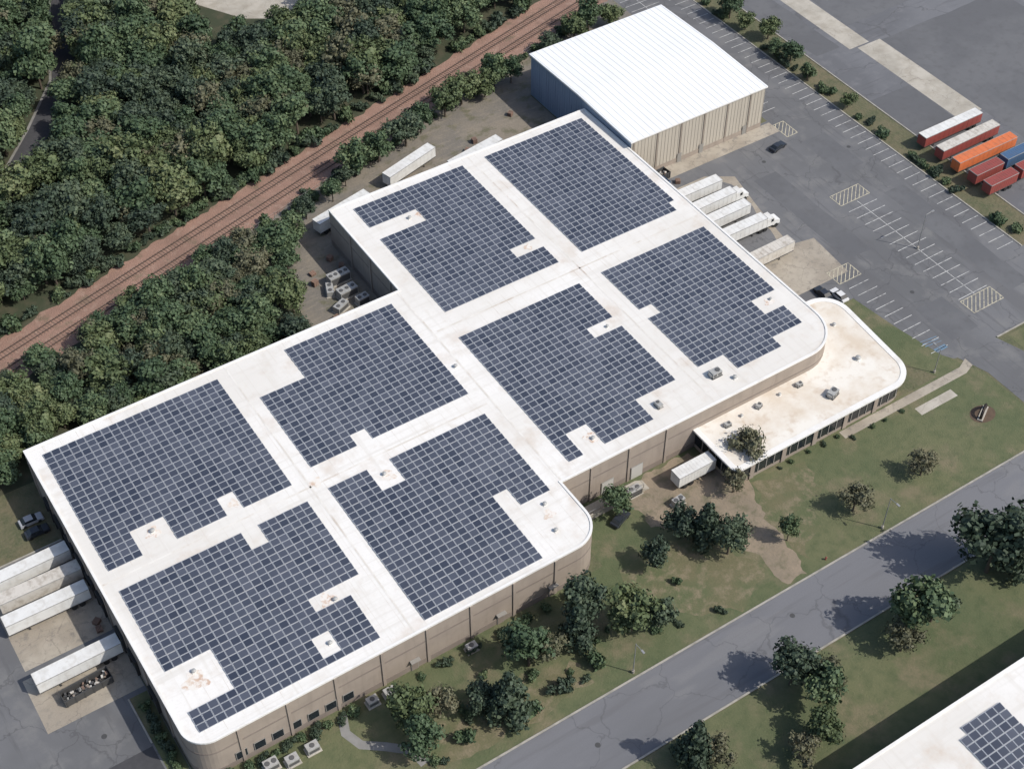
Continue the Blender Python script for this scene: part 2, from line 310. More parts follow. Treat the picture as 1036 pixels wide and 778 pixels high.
# ------------------------------------------------------------------ warehouse
H=9.0
out=rounded([(-83,25,0),(-83,-43.3,4),(-10.0,-43.3,5.5),(-10.0,-30.5,0),(53,-30.5,8),(53,53,0),(-9.3,53,0),(-9.3,25,0)])
wh=empty('warehouse')
m=MB(); m.prism(out,0,H,'wall'); m.obj('walls',parent=wh)
m=MB(); m.face([(x,y,H) for x,y in out],'roof'); m.obj('roof',parent=wh)
def offset(P,d):
    N=len(P);o=[]
    for i in range(N):
        a=Vector(P[i-1]);p=Vector(P[i]);b=Vector(P[(i+1)%N])
        d1=(p-a);d2=(b-p)
        if d1.length<1e-4: d1=d2
        if d2.length<1e-4: d2=d1
        d1.normalize();d2.normalize()
        n1=Vector((d1.y,-d1.x));n2=Vector((d2.y,-d2.x)); n=(n1+n2); n=n/max(0.3,(1+n1.dot(n2)))
        o.append((p.x+n.x*d,p.y+n.y*d))
    return o
def ring(m,P,o1,o2,z0,z1,k):
    A=offset(P,o1);B=offset(P,o2);N=len(P)
    for i in range(N):
        j=(i+1)%N
        a0,a1,b0,b1=A[i],A[j],B[i],B[j]
        m.face([(*a0,z0),(*a1,z0),(*a1,z1),(*a0,z1)],k)
        m.face([(*a0,z1),(*a1,z1),(*b1,z1),(*b0,z1)],k)
        m.face([(*b0,z1),(*b1,z1),(*b1,z0),(*b0,z0)],k)
        m.face([(*b0,z0),(*b1,z0),(*a1,z0),(*a0,z0)],k)
m=MB(); ring(m,out,0.06,-0.35,H-0.22,H+0.14,'coping'); m.obj('roof_coping',parent=wh)
m=MB(); ring(m,out,0.035,-0.05,0.0,1.3,'wall_band'); ring(m,out,0.03,-0.05,5.6,6.0,'wall_band'); m.obj('wall_bands',parent=wh)
m=MB()
for x0,x1,y0,y1 in [(-82.4,-10.8,-8.8,-8.45),(-45.8,-45.5,-42.8,24.6),(-8.9,52.5,11.4,11.75),(22.85,23.15,-30,52.5),(-9.95,-9.6,-30,24.6)]:
    m.face([(x0,y0,H+.02),(x1,y0,H+.02),(x1,y1,H+.02),(x0,y1,H+.02)],'roof_seam')
for i,x in enumerate(np.arange(-80,-12,3.05)):
    m.face([(x,-42.6,H+.008),(x+.07,-42.6,H+.008),(x+.07,24.5,H+.008),(x,24.5,H+.008)],'roof_seam')
for x in np.arange(-6,52,3.05):
    m.face([(x,-29.8,H+.008),(x+.07,-29.8,H+.008),(x+.07,52.5,H+.008),(x,52.5,H+.008)],'roof_seam')
m.obj('roof_expansion_joints',parent=wh)
def blob(cx,cy,r,z,sx=1,sy=1):
    p=[]
    for i in range(28):
        t=2*math.pi*i/28; q=r*(1+0.22*math.sin(3*t+cx)+0.15*math.sin(5*t+cy)+random.uniform(-.06,.06))
        p.append((cx+q*sx*math.cos(t),cy+q*sy*math.sin(t),z))
    return p
m=MB()
for i,(cx,cy,r) in enumerate([(-77.5,-32.5,1.8),(-54,-30.3,1.3),(-71.5,-3.2,1.2),(-58,-4.8,0.9),(-33.5,-13.5,1.2),(0,-25,1.2),(5.5,42,1.0),(47.3,-15.5,0.9),(-15.5,-35,1.0),(-44.5,-8.2,1.0),(18,22,.8)]):
    m.face(blob(cx,cy,r,H+0.024+0.001*i),'stain')
m.obj('roof_stains',parent=wh)
m=MB()
for x in range(-76,-16,8): m.box(x,x+0.5,-43.5,-43.34,0,H-0.25,'wall')
for x in range(-4,18,8): m.box(x,x+0.5,-30.7,-30.54,0,H-0.25,'wall')
for y in range(-34,24,8): m.box(-83.2,-83.04,y,y+0.5,0,H-0.25,'wall')
for y in range(28,52,8): m.box(-9.5,-9.34,y,y+0.5,0,H-0.25,'wall')
m.obj('pilasters',parent=wh)
m=MB()
for x in list(np.arange(-77,-56,3.0)):
    m.box(x,x+1.9,-43.46,-43.345,1.4,3.3,'frame'); m.box(x+.1,x+1.8,-43.48,-43.47,1.5,3.2,'glass')
for x in (-47,-31,-21):
    m.box(x,x+1.3,-43.46,-43.345,0,2.5,'frame'); m.box(x+.1,x+1.2,-43.49,-43.47,0.05,2.4,'wall_band'); m.box(x-.2,x+1.5,-44.1,-43.35,2.7,2.8,'frame')
for x in (-1.5,4.8):
    m.box(x,x+2.6,-30.66,-30.545,0,3.2,'frame'); m.box(x+.1,x+2.5,-30.69,-30.67,0.05,3.1,'door')
m.obj('windows_and_doors',parent=wh)
m=MB()
for y in (16,11.5,6.5,2.0,-2.5,-7,-15,-20,-28):
    m.box(-83.12,-83.045,y-1.3,y+1.3,1.1,4.1,'door'); m.box(-83.5,-83.045,y-1.6,y-1.3,1.0,4.2,'rubber'); m.box(-83.5,-83.045,y+1.3,y+1.6,1.0,4.2,'rubber'); m.box(-83.5,-83.045,y-1.6,y+1.6,4.2,4.6,'rubber')
for y in (24,19,14,9,4.5,0.3,-5):
    m.box(53.045,53.12,y-1.3,y+1.3,1.1,4.1,'door'); m.box(53.045,53.5,y-1.6,y-1.3,1.0,4.2,'rubber'); m.box(53.045,53.5,y+1.3,y+1.6,1.0,4.2,'rubber'); m.box(53.045,53.5,y-1.6,y+1.6,4.2,4.6,'rubber')
m.obj('dock_doors',parent=wh)

# ------------------------------------------------------------------ solar arrays
def array(rect,ex,z,name='solar_panel_array',pu=1.48,pv=1.36):
    x0,x1,y0,y1=rect; nu=max(1,round((x1-x0)/pu)); nv=max(1,round((y1-y0)/pv)); pu=(x1-x0)/nu; pv=(y1-y0)/nv
    V=[];F=[];MI=[];TI=[]
    w=pu-0.08; d=pv-0.16
    for i in range(nu):
        for j in range(nv):
            cx=x0+(i+.5)*pu; cy=y0+(j+.5)*pv
            if any(a<cx<b and c<cy<e for a,b,c,e in ex): continue
            zl=z+0.10; zh=z+0.10+0.15+random.uniform(-.03,.03); b=len(V); t=min(1,max(0,random.gauss(.45,.26)))
            xa,xb,ya,yb=cx-w/2,cx+w/2,cy-d/2,cy+d/2
            def zq(yy): return zl+(zh-zl)*(yy-ya)/(yb-ya)
            o=0.055
            P=[(xa,ya),(xb,ya),(xb,yb),(xa,yb),(xa+o,ya+o),(xb-o,ya+o),(xb-o,yb-o),(xa+o,yb-o)]
            V+=[(px,py,zq(py)) for px,py in P]; V+=[(px,py,zq(py)-0.06) for px,py in P[:4]]
            fs=[((4,5,6,7),0),((0,1,5,4),1),((1,2,6,5),1),((2,3,7,6),1),((3,0,4,7),1),((8,9,1,0),1),((9,10,2,1),1),((10,11,3,2),1),((11,8,0,3),1),((8,11,10,9),1)]
            for f,mm in fs: F.append(tuple(b+q for q in f)); MI.append(mm)
            TI+=[t]*12
    me=bpy.data.meshes.new(name); me.from_pydata(V,[],F); me.materials.append(M['pv']); me.materials.append(M['frame_al'])
    me.polygons.foreach_set("material_index",MI)
    a=me.attributes.new("tint",'FLOAT','POINT'); a.data.foreach_set("value",TI); me.update()
    return put(me,name)
array((-80.6,-48,-6.7,22.4),[(-74.2,-69.1,-7,-0.6),(-60.2,-56.4,-7,-2.9)],H)
array((-80.7,-47.5,-41,-11.1),[(-59.2,-57,-15.5,-11),(-51,-47,-41,-28.7),(-56.5,-50.9,-32,-28.7),(-81,-73.3,-36.3,-28.6),(-59,-55.8,-39.6,-36)],H)
array((-43.6,-12.3,-5,22.5),[(-43.8,-34,14,22.6),(-35.3,-32.2,-5,-2.5)],H)
array((-43.3,-12.5,-42,-10.5),[(-36.2,-31.5,-16.2,-10.3),(-18.5,-12,-42,-30.4),(-21.8,-18.4,-42,-26.7)],H)
array((-6.4,20.4,-27.7,8),[(11,21,-28,-21.7),(-2.7,1.6,-28,-22.7),(14.5,20,-6,-3)],H)
array((25.7,50.4,-26,8.2),[(44.3,51,-17.9,-13.2),(42,51,-26.5,-22.9),(49.4,51,-23,-18),(25,31,-26.5,-22.5),(25,28.4,-6.2,-3.5)],H)
array((26,50.5,15,50.5),[(49,51,14,17.5)],H)
array((-5,20.6,15,50.5),[(-5.5,6,39.5,44.2),(15.1,21.5,20.9,23.6)],H)

# ------------------------------------------------------------------ rooftop units
def hvac(name,x,y,z,s=1.0,rz=0,kind=0):
    m=MB()
    if kind==0:
        m.box(-1.1,1.1,-0.8,0.8,0,0.2,'chassis'); m.box(-1,1,-0.7,0.7,0.2,1.15,'hvac')
        m.cyl((0.4,0,1.15),0.45,'z',0.12,'hvac_d',16); m.box(-0.85,-0.2,-0.72,-0.71,0.35,1.0,'hvac_d'); m.box(-1.25,-1.0,-0.4,0.4,0.3,0.9,'hvac')
        m.box(0.1,0.9,-0.715,-0.705,0.4,0.9,'hvac_d')
    else:
        m.cyl((0,0,0),0.32,'z',0.5,'hvac',14); m.cyl((0,0,0.5),0.55,'z',0.16,'hvac',16,0.5); m.cyl((0,0,0.66),0.5,'z',0.14,'hvac',16,0.2)
        m.box(-0.5,0.5,-0.5,0.5,0,0.1,'coping')
    o=m.obj(name,(x,y,z),rz); o.scale=(s,s,s)
for (x,y,s,k) in [(27,-25,1.0,0),(29.5,-27.5,.8,1),(14,-25.5,.7,0),(0,-25.5,.7,1),(-15,-33,.7,1),(-16.5,-38.5,.7,1),(-10.8,2,.7,1),(-34,-13,.7,1),(-71.5,-3,.8,1),(-57.5,-37.7,.7,1),(-53,-31,.7,1),(-77,-31,.7,1),(3,42,.7,1),(48,-15.2,.6,1),(18,-4.5,.6,1)]:
    hvac('rooftop_unit' if k==0 else 'roof_vent',x,y,H+0.04,s,random.choice([0,math.pi/2]),k)

# ------------------------------------------------------------------ office wing
oz=4.8
op=rounded([(19,-30,0),(19,-41.7,0.8),(60.0,-41.7,4.5),(62,-17,5),(52,-17,0),(44,-24,0),(44,-30,0)])
of=empty('office_wing')
m=MB(); m.prism(op,0,oz,'wall'); m.obj('walls',parent=of)
m=MB(); m.face([(x,y,oz) for x,y in op],'roof_o'); m.obj('roof',parent=of)
m=MB(); ring(m,op,0.75,-0.3,oz-0.28,oz+0.08,'coping'); m.obj('roof_fascia',parent=of)
m=MB(); ring(m,op,0.03,-0.05,0.9,3.6,'glass'); m.obj('ribbon_windows',parent=of)
m=MB()
for x in np.arange(20.5,57,1.8): m.box(x,x+0.18,-41.82,-41.75,0.85,3.7,'frame')
for x in np.arange(22,56,7.2): m.box(x+.3,x+1.3,-41.9,-41.83,0,oz-0.3,'wall')
for y in np.arange(-40,-31,1.8): m.box(18.88,18.96,y,y+0.18,0.85,3.7,'frame')
m.obj('mullions',parent=of)
for (x,y,s,k) in [(44.5,-37.5,1.0,0),(54.5,-33.2,1.0,1),(27,-38.5,.7,1),(24,-33,.6,0),(27.5,-32.6,.6,1),(31.5,-32.5,.6,0),(36.5,-32.3,.6,1),(41,-32.4,.6,0),(56.8,-24,.7,1)]:
    hvac('rooftop_unit' if k==0 else 'roof_vent',x,y,oz+0.02,s,random.choice([0,0.3]),k)

# ------------------------------------------------------------------ white metal building
wb=empty('metal_building'); WX0,WX1,WY0,WY1=53.3,89.4,36.3,74.2; ze,zr=10.8,11.25; ym=(WY0+WY1)/2
m=MB()
m.face([(WX0,WY0,0),(WX1,WY0,0),(WX1,WY0,ze),(WX0,WY0,ze)],'wall_lt')
m.face([(WX1,WY1,0),(WX0,WY1,0),(WX0,WY1,ze),(WX1,WY1,ze)],'wall_lt')
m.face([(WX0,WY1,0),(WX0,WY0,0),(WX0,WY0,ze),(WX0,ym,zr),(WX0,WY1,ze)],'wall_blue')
m.face([(WX1,WY0,0),(WX1,WY1,0),(WX1,WY1,ze),(WX1,ym,zr),(WX1,WY0,ze)],'wall_lt')
m.obj('walls',parent=wb)
m=MB(); o=0.35
m.face([(WX0-o,WY0-o,ze),(WX1+o,WY0-o,ze),(WX1+o,ym,zr+.05),(WX0-o,ym,zr+.05)],'metal_roof')
m.face([(WX1+o,WY1+o,ze),(WX0-o,WY1+o,ze),(WX0-o,ym,zr+.05),(WX1+o,ym,zr+.05)],'metal_roof')
m.face([(WX0-o,WY0-o,ze-.35),(WX1+o,WY0-o,ze-.35),(WX1+o,WY0-o,ze),(WX0-o,WY0-o,ze)],'coping')
m.face([(WX0-o,WY0-o,ze-.35),(WX0-o,WY0-o,ze),(WX0-o,ym,zr+.05),(WX0-o,ym,zr-.35)],'coping')
m.face([(WX0-o,ym,zr-.35),(WX0-o,ym,zr+.05),(WX0-o,WY1+o,ze),(WX0-o,WY1+o,ze-.35)],'coping')
m.obj('roof',parent=wb)
m=MB()
k=WX0
while k<WX1:
    for ya,za,yb,zb in ((WY0-o,ze,ym,zr+.05),(ym,zr+.05,WY1+o,ze)):
        m.face([(k,ya,za+.05),(k+.08,ya,za+.05),(k+.08,yb,zb+.05),(k,yb,zb+.05)],'metal_seam')
        m.face([(k,ya,za),(k,ya,za+.05),(k,yb,zb+.05),(k,yb,zb)],'metal_seam')
    k+=1.5
m.obj('roof_ribs',parent=wb)
m=MB()
for x in np.arange(WX0+.45,WX1,6.3): m.box(x,x+0.25,WY0-0.16,WY0-0.11,0,ze-.36,'wall')
for x in np.arange(WX0+.9,WX1,0.9): m.box(x,x+0.07,WY0-0.06,WY0-0.005,1.2,ze-.36,'wall_lt')
m.box(WX0,WX1,WY0-0.10,WY0-0.065,0,1.2,'wall')
for x in (66,72,84): m.box(x,x+1.1,WY0-.22,WY0-.17,0,2.3,'frame')
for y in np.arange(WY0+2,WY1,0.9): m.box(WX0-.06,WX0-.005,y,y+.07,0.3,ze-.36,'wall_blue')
m.obj('wall_ribs',parent=wb)

# ------------------------------------------------------------------ neighbouring building
nb=empty('neighbouring_warehouse')
m=MB(); m.prism(R(-45,75,-160,-97),0,9,'wall'); m.obj('walls',parent=nb)
m=MB(); m.face([(x,y,9) for x,y in R(-45,75,-160,-97)],'roof'); m.obj('roof',parent=nb)
m=MB(); ring(m,R(-45,75,-160,-97),0.06,-0.35,8.78,9.14,'coping'); m.obj('roof_coping',parent=nb)
array((11,20.5,-128,-100.5),[(11,13,-102,-100)],9.0)

# ------------------------------------------------------------------ vehicles
def trailer_mesh(body='white',roof=None,L=13.8,W=2.35,Hh=3.55,cab=False,side=None):
    m=MB(); roof=roof or body; side=side or body; x0=0;x1=L;y=W/2
    m.box(x0,x1,-y,y,1.05,Hh,side,top=roof)
    m.box(x0-.03,x1+.03,-y-.04,-y-.005,Hh-.12,Hh+.04,'hvac'); m.box(x0-.03,x1+.03,y+.005,y+.04,Hh-.12,Hh+.04,'hvac')
    m.box(x0-.06,x0-.005,-y,y,Hh-.14,Hh+.04,'hvac'); m.box(x1+.005,x1+.06,-y,y,Hh-.14,Hh+.04,'hvac')
    m.box(x0,x1,-y-.03,-y-.005,1.0,1.18,'chassis'); m.box(x0,x1,y+.005,y+.03,1.0,1.18,'chassis')
    for i in range(1,12):
        x=L*i/12; m.box(x-.04,x+.04,-y-.025,-y-.004,1.2,Hh-.14,side); m.box(x-.04,x+.04,y+.004,y+.025,1.2,Hh-.14,side)
        m.box(x-.025,x+.025,-y+.05,y-.05,Hh+.002,Hh+.025,roof)
    for s in (-1,1):
        m.box(x1+.005,x1+.03,s*.05 if s>0 else -y+.1,y-.1 if s>0 else -.05,1.2,Hh-.2,side)
        m.box(x0-.03,x0-.005,s*.05 if s>0 else -y+.1,y-.1 if s>0 else -.05,1.2,Hh-.2,side)
    m.box(0.6,L-.6,-.5,.5,0.75,1.04,'chassis')
    for x in (1.6,2.9):
        for s in (-1,1): m.cyl((x,s*(y-.02)-(.45 if s>0 else 0),.5),.5,'y',.45,'rubber',16)
        m.cyl((x,-y+.2,.5),.12,'y',2*y-.4,'chassis',8)
    for s in (-1,1):
        m.box(L-3.4,L-3.25,s*.8-.07,s*.8+.07,0.1,1.04,'chassis'); m.box(L-3.5,L-3.15,s*.8-.15,s*.8+.15,0.03,.1,'chassis')
    if cab:
        c=L-1.4
        m.box(c-.6,c+4.6,-.45,.45,.55,.95,'chassis')
        m.box(c+1.6,c+3.2,-1.05,1.05,.95,2.9,body)
        P=[(c+3.2,2.9),(c+3.2,.7),(c+5.0,.7),(c+5.0,1.65),(c+3.75,1.9)]
        for s in (-1.02,1.02): m.face([(a,s,b) for a,b in (P if s<0 else P[::-1])],body)
        for (a,b),(cc,d),kk in ((P[2],P[3],'chassis'),(P[3],P[4],body),(P[4],P[0],'glass')):
            m.face([(a,-1.02,b),(a,1.02,b),(cc,1.02,d),(cc,-1.02,d)],kk)
        m.box(c+2.6,c+3.25,-1.07,-1.055,1.9,2.6,'glass'); m.box(c+2.6,c+3.25,1.055,1.07,1.9,2.6,'glass')
        m.box(c+4.95,c+5.15,-1.1,1.1,.4,.75,'hvac')
        for x in (c+.1,c+1.3,c+4.1):
            for s in (-1,1): m.cyl((x,s*1.1-(.4 if s>0 else 0),.5),.5,'y',.4,'rubber',16)
        for s in (-1,1): m.cyl((c+1.5,s*.95,.9),.08,'z',2.4,'hvac',8)
    return m.mesh('semi_trailer')
tw=trailer_mesh(); to=trailer_mesh('offwhite'); tc=trailer_mesh(cab=True)
def T(me,x,y,rz=0,name='semi_trailer',z=0.03): return put(me,name,(x,y,z),math.radians(rz))
for y,me,dx in ((6.6,tw,0),(1.9,to,.3),(-2.6,tw,-.3),(-15.1,tw,0)): T(me,-83.7+dx,y,180+random.uniform(-1,1))
for y,me,nm in ((24,tw,'semi_trailer'),(19,tc,'semi_truck'),(14.3,tw,'semi_trailer'),(9.2,tc,'semi_truck'),(0.4,to,'semi_trailer')): T(me,53.7,y,random.uniform(-1,1),nm)
T(tw,9,62.6,15.5); T(tw,22.5,58.6,9); T(tw,-10.5,57.2,12)
tor=trailer_mesh('red','offwhite',L=17); tww=trailer_mesh('red','white',L=17)
T(tww,130.5,11,180); T(tor,130.5,5.8,180.6); T(trailer_mesh('orange','orange',L=17),130.5,0.6,179.5)
T(trailer_mesh('red','red',L=8,W=2.4),121.5,-4.2,180); T(trailer_mesh('blue','blue',L=7.5),130.5,-3.9,180); T(trailer_mesh('red','red',L=8),121.5,-8.4,180); T(trailer_mesh('red','red',L=7.5),130.5,-8.2,180)
T(trailer_mesh('white','white',L=8,W=2.4),10.2,-36.2,0,'box_trailer')

def car(color,name='parked_car'):
    key='car_'+color
    if key not in M:
        cs={'dark':(0.03,0.035,0.045),'silver':(0.35,0.36,0.38),'white':(0.62,0.62,0.62),'red':(0.25,0.03,0.03)}
        M[key]=mat(key,cs[color],0.3)
    m=MB(); W=.85
    lower=[(-2.15,.3),(2.1,.3),(2.2,.6),(2.05,.82),(1.0,.93),(-1.3,.96),(-2.1,.9),(-2.2,.6)]
    N=len(lower)
    for s in (-W,W): m.face([(a,s,b) for a,b in (lower if s>0 else lower[::-1])][::-1],key)
    for i in range(N):
        a,b=lower[i],lower[(i+1)%N]; m.face([(a[0],-W,a[1]),(b[0],-W,b[1]),(b[0],W,b[1]),(a[0],W,a[1])][::-1],key)
    up=[(1.0,.93),(.35,1.4),(-1.1,1.42),(-1.75,.95)]; w2=.68
    def q(p,s): return (p[0],s*(W-.03 if p[1]<1 else w2),p[1])
    m.face([q(up[0],-1),q(up[0],1),q(up[1],1),q(up[1],-1)],'glass'); m.face([q(up[1],-1),q(up[1],1),q(up[2],1),q(up[2],-1)],key)
    m.face([q(up[2],-1),q(up[2],1),q(up[3],1),q(up[3],-1)],'glass')
    for s in (-1,1): m.face([q(p,s) for p in up],'glass')
    for x in (-1.35,1.35):
        for s in (-1,1): m.cyl((x,s*.86-(.22 if s>0 else 0),.33),.33,'y',.22,'rubber',14)
    return m.mesh(name)
cars={c:car(c) for c in('dark','silver','white','red')}
for x,y,r,c in [(-86.5,17.5,0,'silver'),(-86.5,14.6,0,'dark'),(64.5,-13.0,90,'dark'),(66.8,-15.2,90,'white'),(87.5,28,10,'dark'),(-2,-37,20,'dark')]:
    put(cars[c],'parked_car',(x,y,.03),math.radians(r),sc=(.95,.95,.95))

def dumpster(x,y,rz,k,name='dumpster',L=5):
    m=MB(); z0,z1=.15,1.7
    for a in ((-L/2,L/2,-1.1,-1.02),(-L/2,L/2,1.02,1.1),(-L/2,-L/2+.08,-1.02,1.02),(L/2-.08,L/2,-1.02,1.02)): m.box(a[0],a[1],a[2],a[3],z0,z1,k)
    m.box(-L/2+.08,L/2-.08,-1.02,1.02,z0,z0+.1,k)
    for i in range(6):
        xx=-L/2+.3+i*(L-.6)/5; m.box(xx-.06,xx+.06,-1.2,-1.105,z0,z1,k); m.box(xx-.06,xx+.06,1.105,1.2,z0,z1,k)
    for s in (-1,1): m.box(-L/2,L/2,s*1.13-.07,s*1.13+.07,z1+.005,z1+.08,k)
    for i in range(60):
        a,b=random.uniform(-L/2+.4,L/2-.5),random.uniform(-.75,.75); s=random.uniform(.1,.32); h=random.uniform(.6,1.5)
        Tm=Matrix.Translation((a,b,h))@Matrix.Rotation(random.uniform(0,3),4,'Z')@Matrix.Rotation(random.uniform(-.5,.5),4,'X')
        m.box(-s,s,-s*.6,s*.6,-.1,.12,random.choice(['chassis','chassis','hvac','sleeper','chassis','wall_band','offwhite']),T=Tm)
    m.obj(name,(x,y,.02),rz)
dumpster(-91,-19,0.05,'chassis','open_top_dumpster',8)
dumpster(57.5,31,0.1,'blue','dumpster',4)
dumpster(59.5,33.5,0.1,'chassis','dumpster',4)
def genset(x,y,rz,L=3,W=1.6,Hh=2,name='mechanical_unit'):
    m=MB(); m.box(-L/2-.2,L/2+.2,-W/2-.2,W/2+.2,0,.15,'concrete_l'); m.box(-L/2,L/2,-W/2,W/2,.15,Hh,'hvac')
    n=int(L/1.1)
    for i in range(n): m.cyl((-L/2+(i+.5)*L/n,0,Hh),.4,'z',.1,'hvac_d',14)
    m.box(-L/2+.15,L/2-.15,-W/2-.02,-W/2-.005,.4,Hh-.3,'hvac_d'); m.obj(name,(x,y,0.02),rz,bevel=.03)
for a in [(-14,38,.1,4,2,2),(-13.5,42.5,.05,4.5,2,2.2),(-17,35,.4,3,1.6,1.6),(-12.5,34.5,.1,2.5,1.6,1.8),(-16.5,40.5,1.2,3,1.4,1.4),
          (-70,-47.5,0,2,1.4,1.4),(-66.5,-47.3,0,2,1.4,1.4),(-55,-45.2,0,1.8,1.3,1.3),(-52,-45.3,0,1.8,1.3,1.3),(-37,-45.2,0,1.8,1.2,1.3),(-73,-46.5,0,2.2,1.5,1.5),(8.5,-39.5,.1,2.2,1.2,1.5),(3.5,-33.5,0,2.5,1.4,1.6)]:
    genset(*a)
def pallets(x,y,rz,n):
    m=MB()
    for i in range(n):
        z=.03+i*.16
        for j in range(5): m.box(-.6,.6,-.5+j*.22,-.36+j*.22,z+.1,z+.13,'sleeper')
        for j in (-.5,-.05,.4): m.box(j,j+.1,-.5,.5,z,z+.1,'sleeper')
    m.obj('pallet_stack',(x,y,0),rz)
for x,y,n in [(-19,33,6),(-18,44,8),(-11,46,5),(-12,49,7),(-17,47,4),(-10.8,31,6),(30,64,5),(33,66,7),(45,70,6),(-85,-8,5),(-85.2,-9.5,4),(62,30.5,5)]: pallets(x,y,random.uniform(0,1.5),n)
m=MB(); m.box(-7,5,-34.2,-34.0,0,1.4,'concrete_l'); m.box(-7,5,-34.0,-31.8,0,0.9,'concrete_l')
for x in np.arange(-7,5.1,1.5): m.box(x,x+.06,-34.16,-34.06,1.4,2.3,'pole')
m.box(-7,5,-34.16,-34.06,2.3,2.36,'pole')
for i in range(5): m.box(5+i*.3,5.3+i*.3,-34,-31.8,0,.9-.17*(i+1)+.02,'concrete_l')
m.obj('loading_ramp')
sheet('mulch_bed_ground',[(68+2.6*math.cos(t*math.pi/12),-53+2.0*math.sin(t*math.pi/12)) for t in range(24)],.03,'mulch')
m=MB()
for t in range(13):
    a=t*math.pi/13; b=(t+1)*math.pi/13
    p=Vector((1.6*math.cos(a),0,1.9*math.sin(a)));q=Vector((1.6*math.cos(b),0,1.9*math.sin(b))); m.cyl(p,.28,q-p,(q-p).length*1.05,'bronze',10)
m.box(-2,2,-.5,.5,0,.25,'concrete_l'); m.obj('arch_sculpture',(68,-53,.03),.5)
def lamp(x,y,rz,h=8):
    m=MB(); m.cyl((0,0,0),.25,'z',.6,'concrete_l',12); m.cyl((0,0,.6),.1,'z',h-.6,'pole',10,.06); m.cyl((0,0,h-.1),.05,(1,0,.12),1.6,'pole',8); m.box(1.4,2.1,-.17,.17,h-.02,h+.14,'pole'); m.obj('street_lamp',(x,y,0.02),rz)
for a in [(-18,-62.6,-1.57),(34.5,-62.6,-1.57),(90,-13,0,9),(68,-40.5,1.5,6)]: lamp(*a)
m=MB(); m.cyl((0,0,0),.14,'z',.6,'red',12); m.cyl((0,0,.6),.16,'z',.16,'red',12,.05); m.cyl((-.25,0,.42),.07,'x',.5,'red',10); m.obj('fire_hydrant',(22,-62.4,.02))
m=MB()
for x,y,z in [(-30,-70,.024),(10,-68,.024),(45,-71,.024),(82,26,.024),(101,20,.024),(80,-22,.030),(-92,-28,.024)]:
    m.face([(x+.45*math.cos(t*math.pi/8),y+.45*math.sin(t*math.pi/8),z) for t in range(16)],'chassis')
m.obj('manhole_covers')
m=MB()
for i in range(24):
    x=-24+i*4.2; y=rail(x)-7.4
    m.cyl((x,y,0),.05,'z',1.9,'pole',6)
    if i<23:
        x2=x+4.2;y2=rail(x2)-7.4
        for h in (.3,1.1,1.85): m.cyl((x,y,h),.02,(x2-x,y2-y,0),4.36,'pole',5)
m.obj('yard_fence')

